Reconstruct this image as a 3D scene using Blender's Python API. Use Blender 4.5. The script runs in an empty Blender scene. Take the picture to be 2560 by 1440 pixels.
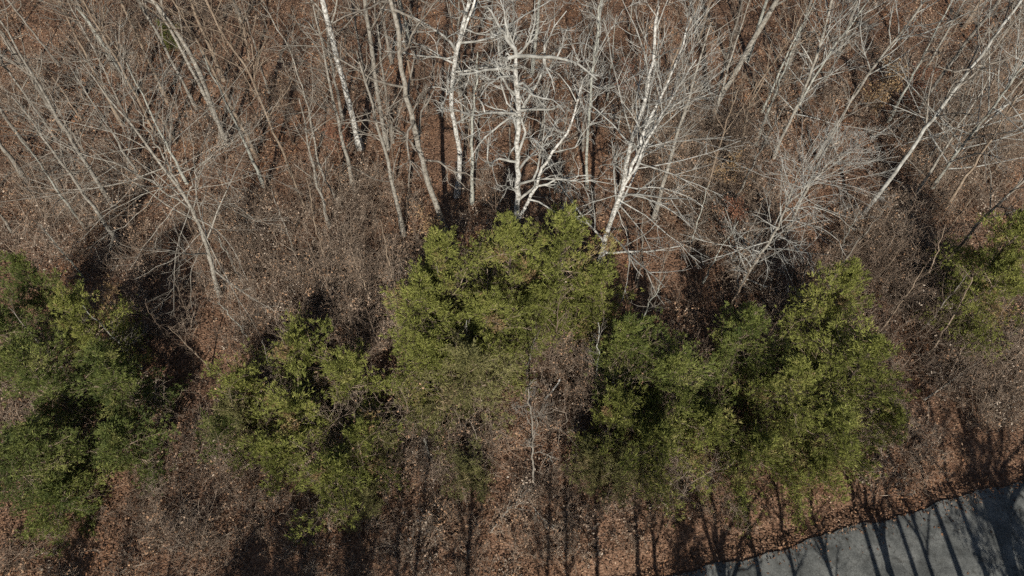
import bpy, math, random
import numpy as np

# ------------------------------------------------------------------ camera, sky, sun, exposure
H = 34.0            # drone height above the wood floor
PITCH = 54.0        # degrees below the horizon
FPX = 1750.0        # focal length in pixels of the 2560 px wide photograph
SUN_EL = 33.0

scene = bpy.context.scene
COL = scene.collection
cam_d = bpy.data.cameras.new("camera")
cam = bpy.data.objects.new("camera", cam_d)
COL.objects.link(cam)
cam.location = (0, 0, H)
cam.rotation_euler = (math.radians(90 - PITCH), 0, 0)
cam_d.sensor_width = 36.0
cam_d.lens = 36.0 * FPX / 2560.0
cam_d.clip_end = 2000.0
scene.camera = cam

world = bpy.data.worlds.new("World")
scene.world = world
world.use_nodes = True
wn = world.node_tree
sky = wn.nodes.new("ShaderNodeTexSky")
sky.sky_type = 'NISHITA'
sky.sun_disc = False
sky.sun_elevation = math.radians(SUN_EL)
sky.sun_rotation = math.radians(180)
bg = wn.nodes["Background"]
bg.inputs["Strength"].default_value = 0.05
wn.links.new(sky.outputs[0], bg.inputs["Color"])

sun_d = bpy.data.lights.new("sun", 'SUN')
sun_d.energy = 4.6
sun_d.angle = math.radians(0.6)
sun_d.color = (1.0, 0.95, 0.87)
sun = bpy.data.objects.new("sun", sun_d)
COL.objects.link(sun)
sun.rotation_euler = (math.radians(90 - SUN_EL), 0, math.radians(0))

scene.view_settings.view_transform = 'Standard'
scene.view_settings.look = 'None'
scene.view_settings.gamma = 1.0
scene.view_settings.exposure = 0.46
scene.render.engine = 'CYCLES'
scene.cycles.max_bounces = 2
scene.cycles.diffuse_bounces = 1
scene.cycles.use_denoising = False
scene.cycles.use_adaptive_sampling = True
scene.cycles.adaptive_threshold = 0.035
scene.cycles.debug_use_spatial_splits = True

# ------------------------------------------------------------------ pixel rays and terrain
_c, _s = math.cos(math.radians(PITCH)), math.sin(math.radians(PITCH))
def ray(px, py):
    u = (px - 1280.0) / FPX; v = (720.0 - py) / FPX
    return np.array([u, _c + v * _s, -_s + v * _c])
def at_z(px, py, z):
    d = ray(px, py); t = (z - H) / d[2]
    return np.array([d[0] * t, d[1] * t, z])
def at_y(px, py, y):
    d = ray(px, py); t = y / d[1]
    return np.array([d[0] * t, y, H + d[2] * t])
def project(p):
    x, y, z = p[0], p[1], p[2] - H
    f = y * _c - z * _s; up = y * _s + z * _c
    return 1280 + FPX * x / f, 720 - FPX * up / f

_ep = np.array([at_z(a, b, 0.0)[:2] for a, b in
                [(1690, 1440), (1900, 1388), (2100, 1330), (2300, 1275), (2440, 1233), (2560, 1196)]])
_ek = np.polyfit(_ep[:, 0], _ep[:, 1], 1)
def edge_y(x):
    return _ek[0] * x + _ek[1] + 0.10 * np.sin(x * 0.9) + 0.05 * np.sin(x * 2.7 + 1)
_en = math.hypot(1, _ek[0])
ROAD_W = 5.6
def wav(x, y, s, k):
    r = np.random.RandomState(k); o = 0
    for i in range(5):
        a = r.uniform(0, 6.28); f = s * r.uniform(.6, 1.6); ph = r.uniform(0, 6.28)
        o = o + np.sin((x * math.cos(a) + y * math.sin(a)) * f + ph)
    return o / 5.0
def sst(a, b, x):
    t = np.clip((x - a) / (b - a), 0, 1); return t * t * (3 - 2 * t)
def ground_z(x, y):
    x = np.asarray(x, float); y = np.asarray(y, float)
    d = (y - edge_y(x)) / _en
    far = sst(1.0, 6.0, d) + sst(1.0, 6.0, -d - ROAD_W)
    z = far * (0.30 + 0.30 * wav(x, y, 0.35, 1) + 0.10 * wav(x, y, 1.3, 2))
    z = z - 0.32 * np.exp(-((d - 0.9) / 0.5) ** 2)
    z = z - 0.06 * (1 - sst(-.1, .35, d)) * sst(-.3, .1, d + ROAD_W)
    return z
def on_ground(px, py):
    z = 0.0
    for _ in range(4):
        p = at_z(px, py, z); z = float(ground_z(p[0], p[1]))
    p = at_z(px, py, z); return p

# ------------------------------------------------------------------ materials
def ramp_node(nt, cols):
    r = nt.nodes.new("ShaderNodeValToRGB"); e = r.color_ramp.elements
    while len(e) < len(cols): e.new(0.5)
    for i, (p, c) in enumerate(cols):
        e[i].position = p; e[i].color = (*c, 1)
    return r
def new_mat(name, rough=0.85, spec=0.2):
    m = bpy.data.materials.new(name); m.use_nodes = True
    b = m.node_tree.nodes["Principled BSDF"]
    b.inputs["Roughness"].default_value = rough
    b.inputs["Specular IOR Level"].default_value = spec
    return m, m.node_tree, b
def bark_mat(name, cols, scale=3.0, stretch=0.35, fine=22.0):
    m, nt, b = new_mat(name, 0.9, 0.15)
    tc = nt.nodes.new("ShaderNodeTexCoord"); mp = nt.nodes.new("ShaderNodeMapping")
    mp.inputs["Scale"].default_value = (1, 1, stretch)
    nt.links.new(tc.outputs["Object"], mp.inputs[0])
    n1 = nt.nodes.new("ShaderNodeTexNoise"); n1.inputs["Scale"].default_value = scale
    n1.inputs["Detail"].default_value = 6; n1.inputs["Roughness"].default_value = .7
    nt.links.new(mp.outputs[0], n1.inputs[0])
    r = ramp_node(nt, cols); nt.links.new(n1.outputs[0], r.inputs[0])
    oi = nt.nodes.new("ShaderNodeObjectInfo")
    hsv = nt.nodes.new("ShaderNodeHueSaturation")
    mr = nt.nodes.new("ShaderNodeMapRange"); mr.inputs[3].default_value = .82; mr.inputs[4].default_value = 1.14
    nt.links.new(oi.outputs["Random"], mr.inputs[0]); nt.links.new(mr.outputs[0], hsv.inputs["Value"])
    nt.links.new(r.outputs[0], hsv.inputs["Color"]); nt.links.new(hsv.outputs[0], b.inputs["Base Color"])
    n2 = nt.nodes.new("ShaderNodeTexNoise"); n2.inputs["Scale"].default_value = fine
    nt.links.new(mp.outputs[0], n2.inputs[0])
    bp = nt.nodes.new("ShaderNodeBump"); bp.inputs["Strength"].default_value = .5; bp.inputs["Distance"].default_value = .02
    nt.links.new(n2.outputs[0], bp.inputs["Height"]); nt.links.new(bp.outputs[0], b.inputs["Normal"])
    return m
def attr_mat(name, cols, rough=.8, trans=None, spec=.2, rnd=0.0, patch=False):
    """colour of small pieces (leaves, needles, twigs) by their own 'tint' value"""
    m, nt, b = new_mat(name, rough, spec)
    a = nt.nodes.new("ShaderNodeAttribute"); a.attribute_name = "tint"
    r = ramp_node(nt, cols)
    src = a.outputs["Fac"]
    if rnd:                                   # every bough or shrub a little different
        oi = nt.nodes.new("ShaderNodeObjectInfo")
        ma = nt.nodes.new("ShaderNodeMath"); ma.operation = 'MULTIPLY_ADD'
        ma.inputs[1].default_value = rnd; ma.inputs[2].default_value = -rnd / 2
        nt.links.new(oi.outputs["Random"], ma.inputs[0])
        ad = nt.nodes.new("ShaderNodeMath"); ad.operation = 'ADD'; ad.use_clamp = True
        nt.links.new(ma.outputs[0], ad.inputs[0]); nt.links.new(src, ad.inputs[1]); src = ad.outputs[0]
    nt.links.new(src, r.inputs[0])
    if patch:                                 # rusty drifts and greyer drifts of leaves
        tc = nt.nodes.new("ShaderNodeTexCoord")
        n = nt.nodes.new("ShaderNodeTexNoise"); n.inputs["Scale"].default_value = .28; n.inputs["Detail"].default_value = 5
        nt.links.new(tc.outputs["Object"], n.inputs[0])
        r2 = ramp_node(nt, [(.36, (1.22, .98, .78)), (.5, (1.05, 1, .94)), (.64, (.92, .95, 1.0))]); nt.links.new(n.outputs[0], r2.inputs[0])
        mm = nt.nodes.new("ShaderNodeMixRGB"); mm.blend_type = 'MULTIPLY'; mm.inputs[0].default_value = 1
        nt.links.new(r.outputs[0], mm.inputs[1]); nt.links.new(r2.outputs[0], mm.inputs[2]); r = mm
    nt.links.new(r.outputs[0], b.inputs["Base Color"])
    if trans:
        tr = nt.nodes.new("ShaderNodeBsdfTranslucent"); nt.links.new(r.outputs[0], tr.inputs[0])
        mx = nt.nodes.new("ShaderNodeMixShader"); mx.inputs[0].default_value = trans
        nt.links.new(b.outputs[0], mx.inputs[1]); nt.links.new(tr.outputs[0], mx.inputs[2])
        nt.links.new(mx.outputs[0], nt.nodes["Material Output"].inputs[0])
    return m

M = {}
M['white'] = bark_mat("bark_white", [(.34, (.10, .088, .072)), (.44, (.25, .235, .205)), (.53, (.48, .465, .425)), (.68, (.66, .65, .61))], 6.5, .9)
M['pale'] = bark_mat("bark_pale", [(.34, (.095, .08, .064)), (.48, (.22, .20, .165)), (.7, (.39, .365, .32))], 7.0, .8)
M['grey'] = bark_mat("bark_grey", [(.3, (.085, .072, .058)), (.5, (.185, .162, .132)), (.7, (.30, .278, .24))], 5.0, .5)
M['tan'] = bark_mat("bark_tan", [(.3, (.10, .07, .05)), (.5, (.22, .168, .12)), (.7, (.34, .275, .205))], 5.0, .5)
M['lichen'] = bark_mat("bark_lichen", [(.3, (.14, .135, .108)), (.5, (.30, .298, .255)), (.7, (.44, .442, .39))], 6.0, .8)
M['silver'] = bark_mat("bark_silver", [(.32, (.11, .10, .085)), (.48, (.27, .26, .23)), (.7, (.47, .465, .43))], 3.0, .8)
M['brown'] = bark_mat("bark_brown", [(.3, (.06, .043, .031)), (.5, (.135, .10, .073)), (.7, (.23, .18, .135))], 5.0, .5)
M['dark'] = bark_mat("bark_dark", [(.3, (.045, .035, .028)), (.5, (.09, .07, .055)), (.7, (.16, .13, .10))], 6.0, .3)
M['needle_olive'] = attr_mat("needles_olive", [(0, (.100, .110, .028)), (.35, (.185, .198, .050)), (.7, (.256, .264, .068)), (.9, (.31, .285, .10)), (1, (.28, .19, .095))], .7, .3, rnd=.36)
M['needle_green'] = attr_mat("needles_green", [(0, (.062, .088, .026)), (.4, (.140, .162, .042)), (.75, (.208, .222, .058)), (1, (.26, .26, .085))], .7, .3, rnd=.36)
M['needle_dull'] = attr_mat("needles_dull", [(0, (.105, .102, .042)), (.4, (.180, .172, .066)), (.75, (.240, .222, .090)), (1, (.28, .215, .12))], .7, .3, rnd=.36)
M['needle_dark'] = attr_mat("needles_dark", [(0, (.055, .074, .024)), (.4, (.112, .136, .038)), (.75, (.175, .192, .052)), (1, (.24, .24, .08))], .7, .3, rnd=.36)
M['litter'] = attr_mat("dead_leaves", [(0, (.030, .018, .012)), (.25, (.098, .055, .033)), (.55, (.196, .115, .070)), (.82, (.285, .185, .118)), (1, (.42, .32, .23))], .75, .1, .3, patch=True)
M['dryleaf'] = attr_mat("dry_beech_leaves", [(0, (.20, .11, .055)), (.5, (.36, .235, .12)), (1, (.50, .38, .22))], .75, .25)
M['rustleaf'] = attr_mat("dry_oak_leaves", [(0, (.12, .05, .03)), (.5, (.25, .115, .07)), (1, (.38, .22, .14))], .75, .25)
M['brush'] = attr_mat("brush_twigs", [(0, (.10, .068, .048)), (.35, (.23, .168, .122)), (.65, (.34, .268, .202)), (.85, (.43, .36, .285)), (1, (.36, .22, .13))], .9, rnd=.5)

def ground_material():
    m, nt, b = new_mat("forest_floor", .95, .1)
    tc = nt.nodes.new("ShaderNodeTexCoord")
    n = nt.nodes.new("ShaderNodeTexNoise"); n.inputs["Scale"].default_value = 9; n.inputs["Detail"].default_value = 8
    n.inputs["Roughness"].default_value = .75
    nt.links.new(tc.outputs["Object"], n.inputs[0])
    v = nt.nodes.new("ShaderNodeTexVoronoi"); v.inputs["Scale"].default_value = 10
    nt.links.new(tc.outputs["Object"], v.inputs[0])
    r1 = ramp_node(nt, [(.3, (.055, .032, .022)), (.5, (.125, .070, .044)), (.68, (.21, .125, .080))])
    nt.links.new(n.outputs[0], r1.inputs[0])
    r2 = ramp_node(nt, [(0, (.09, .05, .03)), (.5, (.20, .115, .072)), (1, (.34, .225, .15))])
    nt.links.new(v.outputs["Color"], r2.inputs[0])
    n3 = nt.nodes.new("ShaderNodeTexNoise"); n3.inputs["Scale"].default_value = .6; n3.inputs["Detail"].default_value = 4
    nt.links.new(tc.outputs["Object"], n3.inputs[0])
    mx = nt.nodes.new("ShaderNodeMixRGB"); mx.inputs[0].default_value = .55
    nt.links.new(r1.outputs[0], mx.inputs[1]); nt.links.new(r2.outputs[0], mx.inputs[2])
    nt.links.new(mx.outputs[0], b.inputs["Base Color"])
    bp = nt.nodes.new("ShaderNodeBump"); bp.inputs["Distance"].default_value = .08; bp.inputs["Strength"].default_value = .8
    nt.links.new(v.outputs["Distance"], bp.inputs["Height"]); nt.links.new(bp.outputs[0], b.inputs["Normal"])
    return m
def road_material():
    m, nt, b = new_mat("asphalt", .9, .2)
    tc = nt.nodes.new("ShaderNodeTexCoord")
    def noise(sc, det=5, ro=.6):
        n = nt.nodes.new("ShaderNodeTexNoise"); n.inputs["Scale"].default_value = sc; n.inputs["Detail"].default_value = det
        n.inputs["Roughness"].default_value = ro; nt.links.new(tc.outputs["Object"], n.inputs[0]); return n
    def mul(a, c, f=1.0):
        q = nt.nodes.new("ShaderNodeMixRGB"); q.blend_type = 'MULTIPLY'; q.inputs[0].default_value = f
        nt.links.new(a.outputs[0], q.inputs[1]); nt.links.new(c.outputs[0], q.inputs[2]); return q
    r1 = ramp_node(nt, [(.38, (.080, .083, .078)), (.5, (.128, .131, .122)), (.62, (.178, .180, .166))]); nt.links.new(noise(.8, 7, .65).outputs[0], r1.inputs[0])
    f = noise(16, 5, .8)
    r2 = ramp_node(nt, [(.36, (.52, .52, .52)), (.62, (1.1, 1.1, 1.1))]); nt.links.new(f.outputs[0], r2.inputs[0])
    st = noise(2.3, 4, .7); r4 = ramp_node(nt, [(.33, (.62, .60, .58)), (.45, (1, 1, 1))]); nt.links.new(st.outputs[0], r4.inputs[0])
    w = noise(1.5)
    ad = nt.nodes.new("ShaderNodeMixRGB"); ad.inputs[0].default_value = .5
    nt.links.new(tc.outputs["Object"], ad.inputs[1]); nt.links.new(w.outputs["Color"], ad.inputs[2])
    v = nt.nodes.new("ShaderNodeTexVoronoi"); v.feature = 'DISTANCE_TO_EDGE'; v.inputs["Scale"].default_value = 1.3
    nt.links.new(ad.outputs[0], v.inputs[0])
    r3 = ramp_node(nt, [(0.0, (.35, .35, .35)), (.03, (1, 1, 1))]); nt.links.new(v.outputs["Distance"], r3.inputs[0])
    c = mul(mul(mul(r1, r2), r4), r3, .55)
    nt.links.new(c.outputs[0], b.inputs["Base Color"])
    bp = nt.nodes.new("ShaderNodeBump"); bp.inputs["Distance"].default_value = .015; bp.inputs["Strength"].default_value = .7
    nt.links.new(f.outputs[0], bp.inputs["Height"]); nt.links.new(bp.outputs[0], b.inputs["Normal"])
    return m
M['ground'] = ground_material(); M['road'] = road_material()

# ------------------------------------------------------------------ mesh helpers
def link(o, parent=None):
    COL.objects.link(o)
    if parent is not None: o.parent = parent
    return o
def mesh_obj(name, V, F, mat, parent=None, smooth=True, tint=None, loc=None, kind=None):
    """V (n,3), F (m,k) with k 3 or 4; one mesh object, origin at loc"""
    V = np.asarray(V, np.float32).reshape(-1, 3); F = np.asarray(F, np.int32)
    if loc is not None: V = V - np.asarray(loc, np.float32)
    me = bpy.data.meshes.new(name)
    k = F.shape[1]; n = len(F)
    me.vertices.add(len(V)); me.vertices.foreach_set("co", V.ravel())
    me.loops.add(n * k); me.loops.foreach_set("vertex_index", F.ravel())
    me.polygons.add(n); me.polygons.foreach_set("loop_start", np.arange(0, n * k, k, dtype=np.int32))
    me.polygons.foreach_set("loop_total", np.full(n, k, np.int32))
    if smooth: me.polygons.foreach_set("use_smooth", np.ones(n, bool))
    if tint is not None:
        a = me.attributes.new("tint", 'FLOAT', 'POINT'); a.data.foreach_set("value", np.asarray(tint, np.float32))
    me.update(calc_edges=True)
    me.materials.append(mat)
    o = bpy.data.objects.new(name, me)
    link(o, parent)
    if kind: o["kind"] = kind
    return o
def nrm(v): return v / np.maximum(np.linalg.norm(v, axis=-1, keepdims=True), 1e-9)
def tubes(P, R, sides=3):
    """P (N,K,3), R (N,K) -> verts, quads"""
    N, K, _ = P.shape
    T = np.empty_like(P); T[:, 1:-1] = P[:, 2:] - P[:, :-2]; T[:, 0] = P[:, 1] - P[:, 0]; T[:, -1] = P[:, -1] - P[:, -2]
    T = nrm(T)
    ax = P[:, -1] - P[:, 0]
    ref = np.where(np.abs(nrm(ax)[:, 2:3]) > .8, np.array([[1., .13, 0]]), np.array([[0.05, .1, 1.]]))[:, None, :]
    n1 = nrm(np.cross(T, np.broadcast_to(ref, T.shape))); n2 = np.cross(T, n1)
    a = np.arange(sides) * 2 * math.pi / sides
    V = P[:, :, None, :] + R[:, :, None, None] * (np.cos(a)[None, None, :, None] * n1[:, :, None, :] + np.sin(a)[None, None, :, None] * n2[:, :, None, :])
    i = np.arange(N)[:, None, None] * K * sides + np.arange(K - 1)[None, :, None] * sides
    j = np.arange(sides)[None, None, :]; j2 = (j + 1) % sides
    F = np.stack([i + j, i + j2, i + sides + j2, i + sides + j], -1).reshape(-1, 4)
    return V.reshape(-1, 3), F
def resample(pts, n):
    """smooth polyline through pts"""
    p = np.asarray(pts, float)
    d = np.r_[0, np.cumsum(np.linalg.norm(np.diff(p, axis=0), axis=1))]
    t = np.linspace(0, d[-1], n)
    q = np.stack([np.interp(t, d, p[:, i]) for i in range(3)], 1)
    for _ in range(2):
        q[1:-1] = .25 * q[:-2] + .5 * q[1:-1] + .25 * q[2:]
    return q
def along(P, t):
    """P (N,K,3), t (N,) -> pos, tangent"""
    K = P.shape[1]; f = np.clip(t, 0, .9999) * (K - 1); i = f.astype(int); w = (f - i)[:, None]
    a = P[np.arange(len(P)), i]; b = P[np.arange(len(P)), i + 1]
    return a * (1 - w) + b * w, nrm(b - a)
def grow_dirs(pos, d, L, K, rng, wig, up):
    N = len(pos); P = np.empty((N, K, 3)); P[:, 0] = pos; d = d.copy()
    for k in range(1, K):
        d = nrm(d + rng.normal(0, wig, (N, 3)) + np.array([0, 0, up]))
        P[:, k] = P[:, k - 1] + d * (L / (K - 1))[:, None]
    return P
def grow(par, parL, parR, nper, tr, ang, lenf, K, rng, wig, up, rmin):
    """children of polylines par: returns P, L, R, parent index"""
    N = len(par); idx = np.repeat(np.arange(N), nper)
    t = rng.uniform(tr[0], tr[1], len(idx))
    pos, tan = along(par[idx], t)
    pr = rng.normal(0, 1, tan.shape); pr = nrm(pr - (pr * tan).sum(-1, keepdims=True) * tan)
    a = np.radians(rng.uniform(ang[0], ang[1], len(idx)))[:, None]
    d = tan * np.cos(a) + pr * np.sin(a)
    L = parL[idx] * lenf * (1 - .5 * t) * rng.uniform(.6, 1.25, len(idx))
    P = grow_dirs(pos, d, L, K, rng, wig, up)
    K0 = parR.shape[1]; f = t * (K0 - 1); i = np.clip(f.astype(int), 0, K0 - 2)
    r0 = np.maximum(parR[idx, i] * .62, rmin)
    R = r0[:, None] * np.linspace(1, .35, K)[None, :]
    return P, L, np.maximum(R, rmin * .55), idx
def thing(name, label, cat, loc, group=None):
    o = bpy.data.objects.new(name, None); o.empty_display_size = .3
    COL.objects.link(o); o.location = loc
    o["label"] = label; o["category"] = cat
    if group: o["group"] = group
    return o
def part(name, VF, mat, root, tint=None, smooth=True, kind=None, parent=None):
    return mesh_obj(name, VF[0], VF[1], mat, parent or root, smooth, tint, tuple(root.location), kind)

# ------------------------------------------------------------------ ground, road
def build_ground():
    def axis(lo, hi, fine_lo, fine_hi, st):
        a = np.arange(fine_lo, fine_hi + st, st)
        left = fine_lo - np.geomspace(st, fine_lo - lo, 14)[::-1]; right = fine_hi + st + np.geomspace(st, hi - fine_hi, 14)
        return np.r_[left, a, right]
    xs = axis(-600, 600, -55, 55, .4); ys = axis(-400, 900, -14, 66, .4)
    X, Y = np.meshgrid(xs, ys); Z = ground_z(X, Y)
    V = np.stack([X, Y, Z], -1).reshape(-1, 3)
    nx, ny = len(xs), len(ys)
    i = (np.arange(ny - 1)[:, None] * nx + np.arange(nx - 1)[None, :]).ravel()
    F = np.stack([i, i + 1, i + nx + 1, i + nx], 1)
    o = mesh_obj("ground", V, F, M['ground']); o["kind"] = "structure"
    o["label"] = "brown leaf covered woodland floor"
    xs = np.arange(-90, 90.1, .25); w = np.linspace(0, 1, 9)
    e = edge_y(xs) + np.random.RandomState(5).normal(0, .025, len(xs)) + .07 * wav(xs, xs * 0, 2.2, 91)
    bt = _ek[0] * xs + _ek[1] - ROAD_W * _en
    V = np.stack([np.repeat(xs, 9), (bt[:, None] + (e - bt)[:, None] * w[None, :]).ravel(),
                  np.tile(.015 + .04 * np.sin(w * math.pi), len(xs))], 1)
    i = (np.arange(len(xs) - 1)[:, None] * 9 + np.arange(8)[None, :]).ravel()
    F = np.stack([i, i + 9, i + 10, i + 1], 1)
    o = mesh_obj("road", V, F, M['road']); o["kind"] = "structure"
    o["label"] = "narrow grey asphalt road crossed by tree shadows"
build_ground()

def frame_points(n, rng, ylo=6.0, yhi=62.0, mx=1.12):
    """random ground spots inside the camera's trapezoid plus a margin"""
    y = rng.uniform(ylo, yhi, n * 2)
    f = y * _c + H * _s
    hw = f * 1280 / FPX * mx
    hwm = hw.max(); keep = rng.uniform(0, 1, n * 2) < hw / hwm
    y = y[keep]; hw = hw[keep]; x = rng.uniform(-1, 1, len(y)) * hw
    return x[:n], y[:n]

# ------------------------------------------------------------------ leaf litter
def leaves_mesh(C, U, W, bend, rng):
    """C centre, U half length vector, W half width vector -> folded diamond leaves, two triangles each"""
    N = len(C); nn = nrm(np.cross(U, W))
    V = np.stack([C - U, C + W + nn * bend[:, None], C + U, C - W + nn * bend[:, None]], 1).reshape(-1, 3)
    i = np.arange(N) * 4
    F = np.concatenate([np.stack([i, i + 1, i + 2], 1), np.stack([i, i + 2, i + 3], 1)])
    return V, F
def build_litter():
    rng = np.random.RandomState(11)
    x, y = frame_points(400000, rng)
    d = (y - edge_y(x)) / _en
    p = np.where(d > .05, 1.0, np.where(d > -1.6, .95 * np.exp(d / .2) + .35 * np.exp(d / .5), .010))
    p = np.where(d < -ROAD_W, 1, p)
    dens = .55 + .45 * wav(x, y, .8, 33)
    k = rng.uniform(0, 1, len(x)) < p * np.clip(dens + .25, .25, 1)
    x, y, d = x[k], y[k], d[k]; n = len(x)
    z = ground_z(x, y) + rng.uniform(.012, .09, n) + (rng.uniform(0, 1, n) < .16) * rng.uniform(0, .8, n)
    z = np.where((d < 0) & (d > -ROAD_W), .06, z)
    az = rng.uniform(0, 6.28, n); L = rng.uniform(.04, .085, n) * (1 + .005 * np.clip(y - 12, 0, 40)); w = L * rng.uniform(.4, .7, n)
    tilt = rng.normal(0, .45, n); t2 = rng.normal(0, .45, n)
    U = np.stack([np.cos(az), np.sin(az), tilt], 1); W = np.stack([-np.sin(az), np.cos(az), t2], 1)
    V, F = leaves_mesh(np.stack([x, y, z], 1), nrm(U) * L[:, None], nrm(W) * w[:, None], rng.uniform(-.03, .03, n), rng)
    tint = np.clip(rng.beta(1.0, 1.45, n) - .03 + .26 * wav(x, y, .5, 7) + .18 * wav(x, y, 1.7, 8), 0, 1)
    o = mesh_obj("leaf_litter", V, F, M['litter'], smooth=False, tint=np.repeat(tint, 4))
    o["kind"] = "stuff"; o["label"] = "fallen brown leaves covering the woodland floor"; o["category"] = "leaves"
build_litter()

# ------------------------------------------------------------------ undergrowth: a mass of bare twigs
def build_brush():
    rng = np.random.RandomState(21)
    tcol = bpy.data.collections.new("brush_shapes")
    for k in range(16):                                     # sixteen shrub shapes, strewn by geometry nodes
        tall = k >= 9
        ht = rng.uniform(1.8, 3.6) if tall else rng.uniform(.6, 1.7)
        n = 7 if tall else 11
        a = rng.uniform(0, 6.28, n); sp = rng.uniform(.1, .6 if tall else 1.5, n)
        dr = nrm(np.stack([np.cos(a) * sp, np.sin(a) * sp, np.ones(n)], 1))
        pos = np.stack([rng.normal(0, .3, n), rng.normal(0, .3, n), np.full(n, -.03)], 1)
        L = ht * rng.uniform(.45, 1.1, n)
        P = grow_dirs(pos, dr, L, 6, rng, .26, .02)
        R = np.linspace(.013 if tall else .010, .005, 6)[None, :] * rng.uniform(.7, 1.4, n)[:, None]
        V1, F1 = tubes(P, R, 3)
        P2, L2, R2, i2 = grow(P, L, R, 8, (.2, .97), (30, 75), .5, 4, rng, .25, .03, .0055)
        P3, L3, R3, i3 = grow(P2, L2, R2, 2, (.3, .97), (30, 70), .5, 3, rng, .2, .02, .0050)
        V2, F2 = tubes(P2, R2, 3); V3, F3 = tubes(P3, R3, 3)
        V = np.r_[V1, V2, V3]; F = np.r_[F1, F2 + len(V1), F3 + len(V1) + len(V2)]
        t = np.clip(rng.normal(.42, .10, len(P) + len(P2) + len(P3)), .02, .86)
        tint = np.r_[np.repeat(t[:n], 18), np.repeat(t[n:n + len(P2)], 12), np.repeat(t[n + len(P2):], 9)]
        if k % 2 == 0:                                      # dry leaves still hanging
            m = 110
            q, _ = along(P2[rng.randint(0, len(P2), m)], rng.uniform(.3, 1, m))
            U = nrm(rng.normal(0, 1, (m, 3))); W = nrm(np.cross(U, rng.normal(0, 1, (m, 3))))
            Lq = rng.uniform(.035, .07, m)
            LV, LF = leaves_mesh(q, U * Lq[:, None], W * (Lq * .55)[:, None], rng.uniform(-.02, .02, m), rng)
            LQ = np.arange(m)[:, None] * 4 + np.arange(4)[None, :]
            F = np.r_[F, LQ + len(V)]; V = np.r_[V, LV]; tint = np.r_[tint, np.full(len(LV), 1.0)]
        o = mesh_obj("shrub", V, F, M['brush'], smooth=False, tint=tint)
        COL.objects.unlink(o); tcol.objects.link(o)
    cx, cy = frame_points(5000, rng, 7, 62)
    d = (cy - edge_y(cx)) / _en
    k = (d > 1.5) & (rng.uniform(0, 1, len(cx)) < np.clip(.16 + 1.1 * wav(cx, cy, .55, 44) + .25 * wav(cx, cy, 1.6, 45), .03, 1))
    cx, cy = cx[k], cy[k]
    kind = np.where(rng.uniform(0, 1, len(cx)) < .10, rng.randint(9, 16, len(cx)), rng.randint(0, 9, len(cx)))
    for px, py, rad, cnt, lo, hi in [(300, 1350, 1.6, 15, 0, 10), (500, 1300, 1.6, 15, 0, 10), (700, 1345, 1.6, 15, 0, 10), (900, 1310, 1.6, 15, 0, 10), (1100, 1340, 1.6, 15, 0, 10), (1300, 1350, 1.6, 15, 0, 10), (1480, 1320, 1.6, 30, 0, 10), (120, 1390, 1.6, 15, 0, 10), (2250, 1120, 1.6, 30, 0, 10), (1740, 430, 2.6, 130, 9, 16), (1690, 320, 2.5, 90, 9, 16), (1800, 560, 1.8, 60, 4, 16), (700, 690, 2.4, 90, 5, 16),
                                     (820, 770, 2.2, 80, 5, 16), (2300, 730, 2.0, 80, 9, 16), (2230, 620, 2.0, 70, 9, 16), (640, 560, 2.0, 50, 0, 16),
                                     (960, 760, 2.0, 70, 7, 16), (990, 1120, 1.8, 60, 7, 16), (1140, 1120, 1.5, 40, 7, 16), (1720, 1240, 1.6, 40, 4, 16), (1420, 950, 1.3, 35, 0, 16),
                                     (1950, 760, 1.8, 50, 7, 16), (900, 520, 2.2, 60, 7, 16), (480, 1140, 1.8, 35, 0, 14), (2450, 960, 2.0, 60, 7, 16), (2510, 900, 1.8, 60, 9, 16),
                                     (2400, 420, 3.0, 90, 7, 16), (2480, 250, 4.0, 110, 7, 16), (150, 480, 3.0, 70, 7, 16), (300, 650, 2.0, 50, 4, 16),
                                     (1300, 700, 2.0, 60, 9, 16), (1250, 900, 2.0, 60, 9, 16), (1600, 1000, 2.0, 60, 9, 16), (2080, 1000, 2.2, 70, 9, 16), (740, 1050, 2.2, 70, 9, 16), (150, 1000, 2.2, 50, 9, 16)]:
        g = on_ground(px, py)
        ex = g[0] + rng.normal(0, rad, cnt); ey = g[1] + rng.normal(0, rad, cnt)
        ok = (ey - edge_y(ex)) / _en > 1.5
        cx = np.r_[cx, ex[ok]]; cy = np.r_[cy, ey[ok]]; kind = np.r_[kind, rng.randint(lo, hi, ok.sum())]
    n = len(cx)
    me = bpy.data.meshes.new("undergrowth"); me.vertices.add(n)
    me.vertices.foreach_set("co", np.stack([cx, cy, ground_z(cx, cy)], 1).astype(np.float32).ravel())
    for nm, ty, val in (("shape", 'INT', kind.astype(np.int32)), ("size", 'FLOAT', rng.uniform(.65, 1.25, n).astype(np.float32)), ("turn", 'FLOAT', rng.uniform(0, 6.28, n).astype(np.float32))):
        at = me.attributes.new(nm, ty, 'POINT'); at.data.foreach_set("value", val)
    o = bpy.data.objects.new("undergrowth", me); link(o)
    ng = bpy.data.node_groups.new("strew_brush", 'GeometryNodeTree')
    ng.interface.new_socket("Geometry", in_out='INPUT', socket_type='NodeSocketGeometry')
    ng.interface.new_socket("Geometry", in_out='OUTPUT', socket_type='NodeSocketGeometry')
    N = ng.nodes.new; Lk = ng.links.new
    gi, go = N("NodeGroupInput"), N("NodeGroupOutput")
    ip = N("GeometryNodeInstanceOnPoints"); ci = N("GeometryNodeCollectionInfo")
    ci.inputs["Collection"].default_value = tcol; ci.inputs["Separate Children"].default_value = True; ci.inputs["Reset Children"].default_value = True
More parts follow.
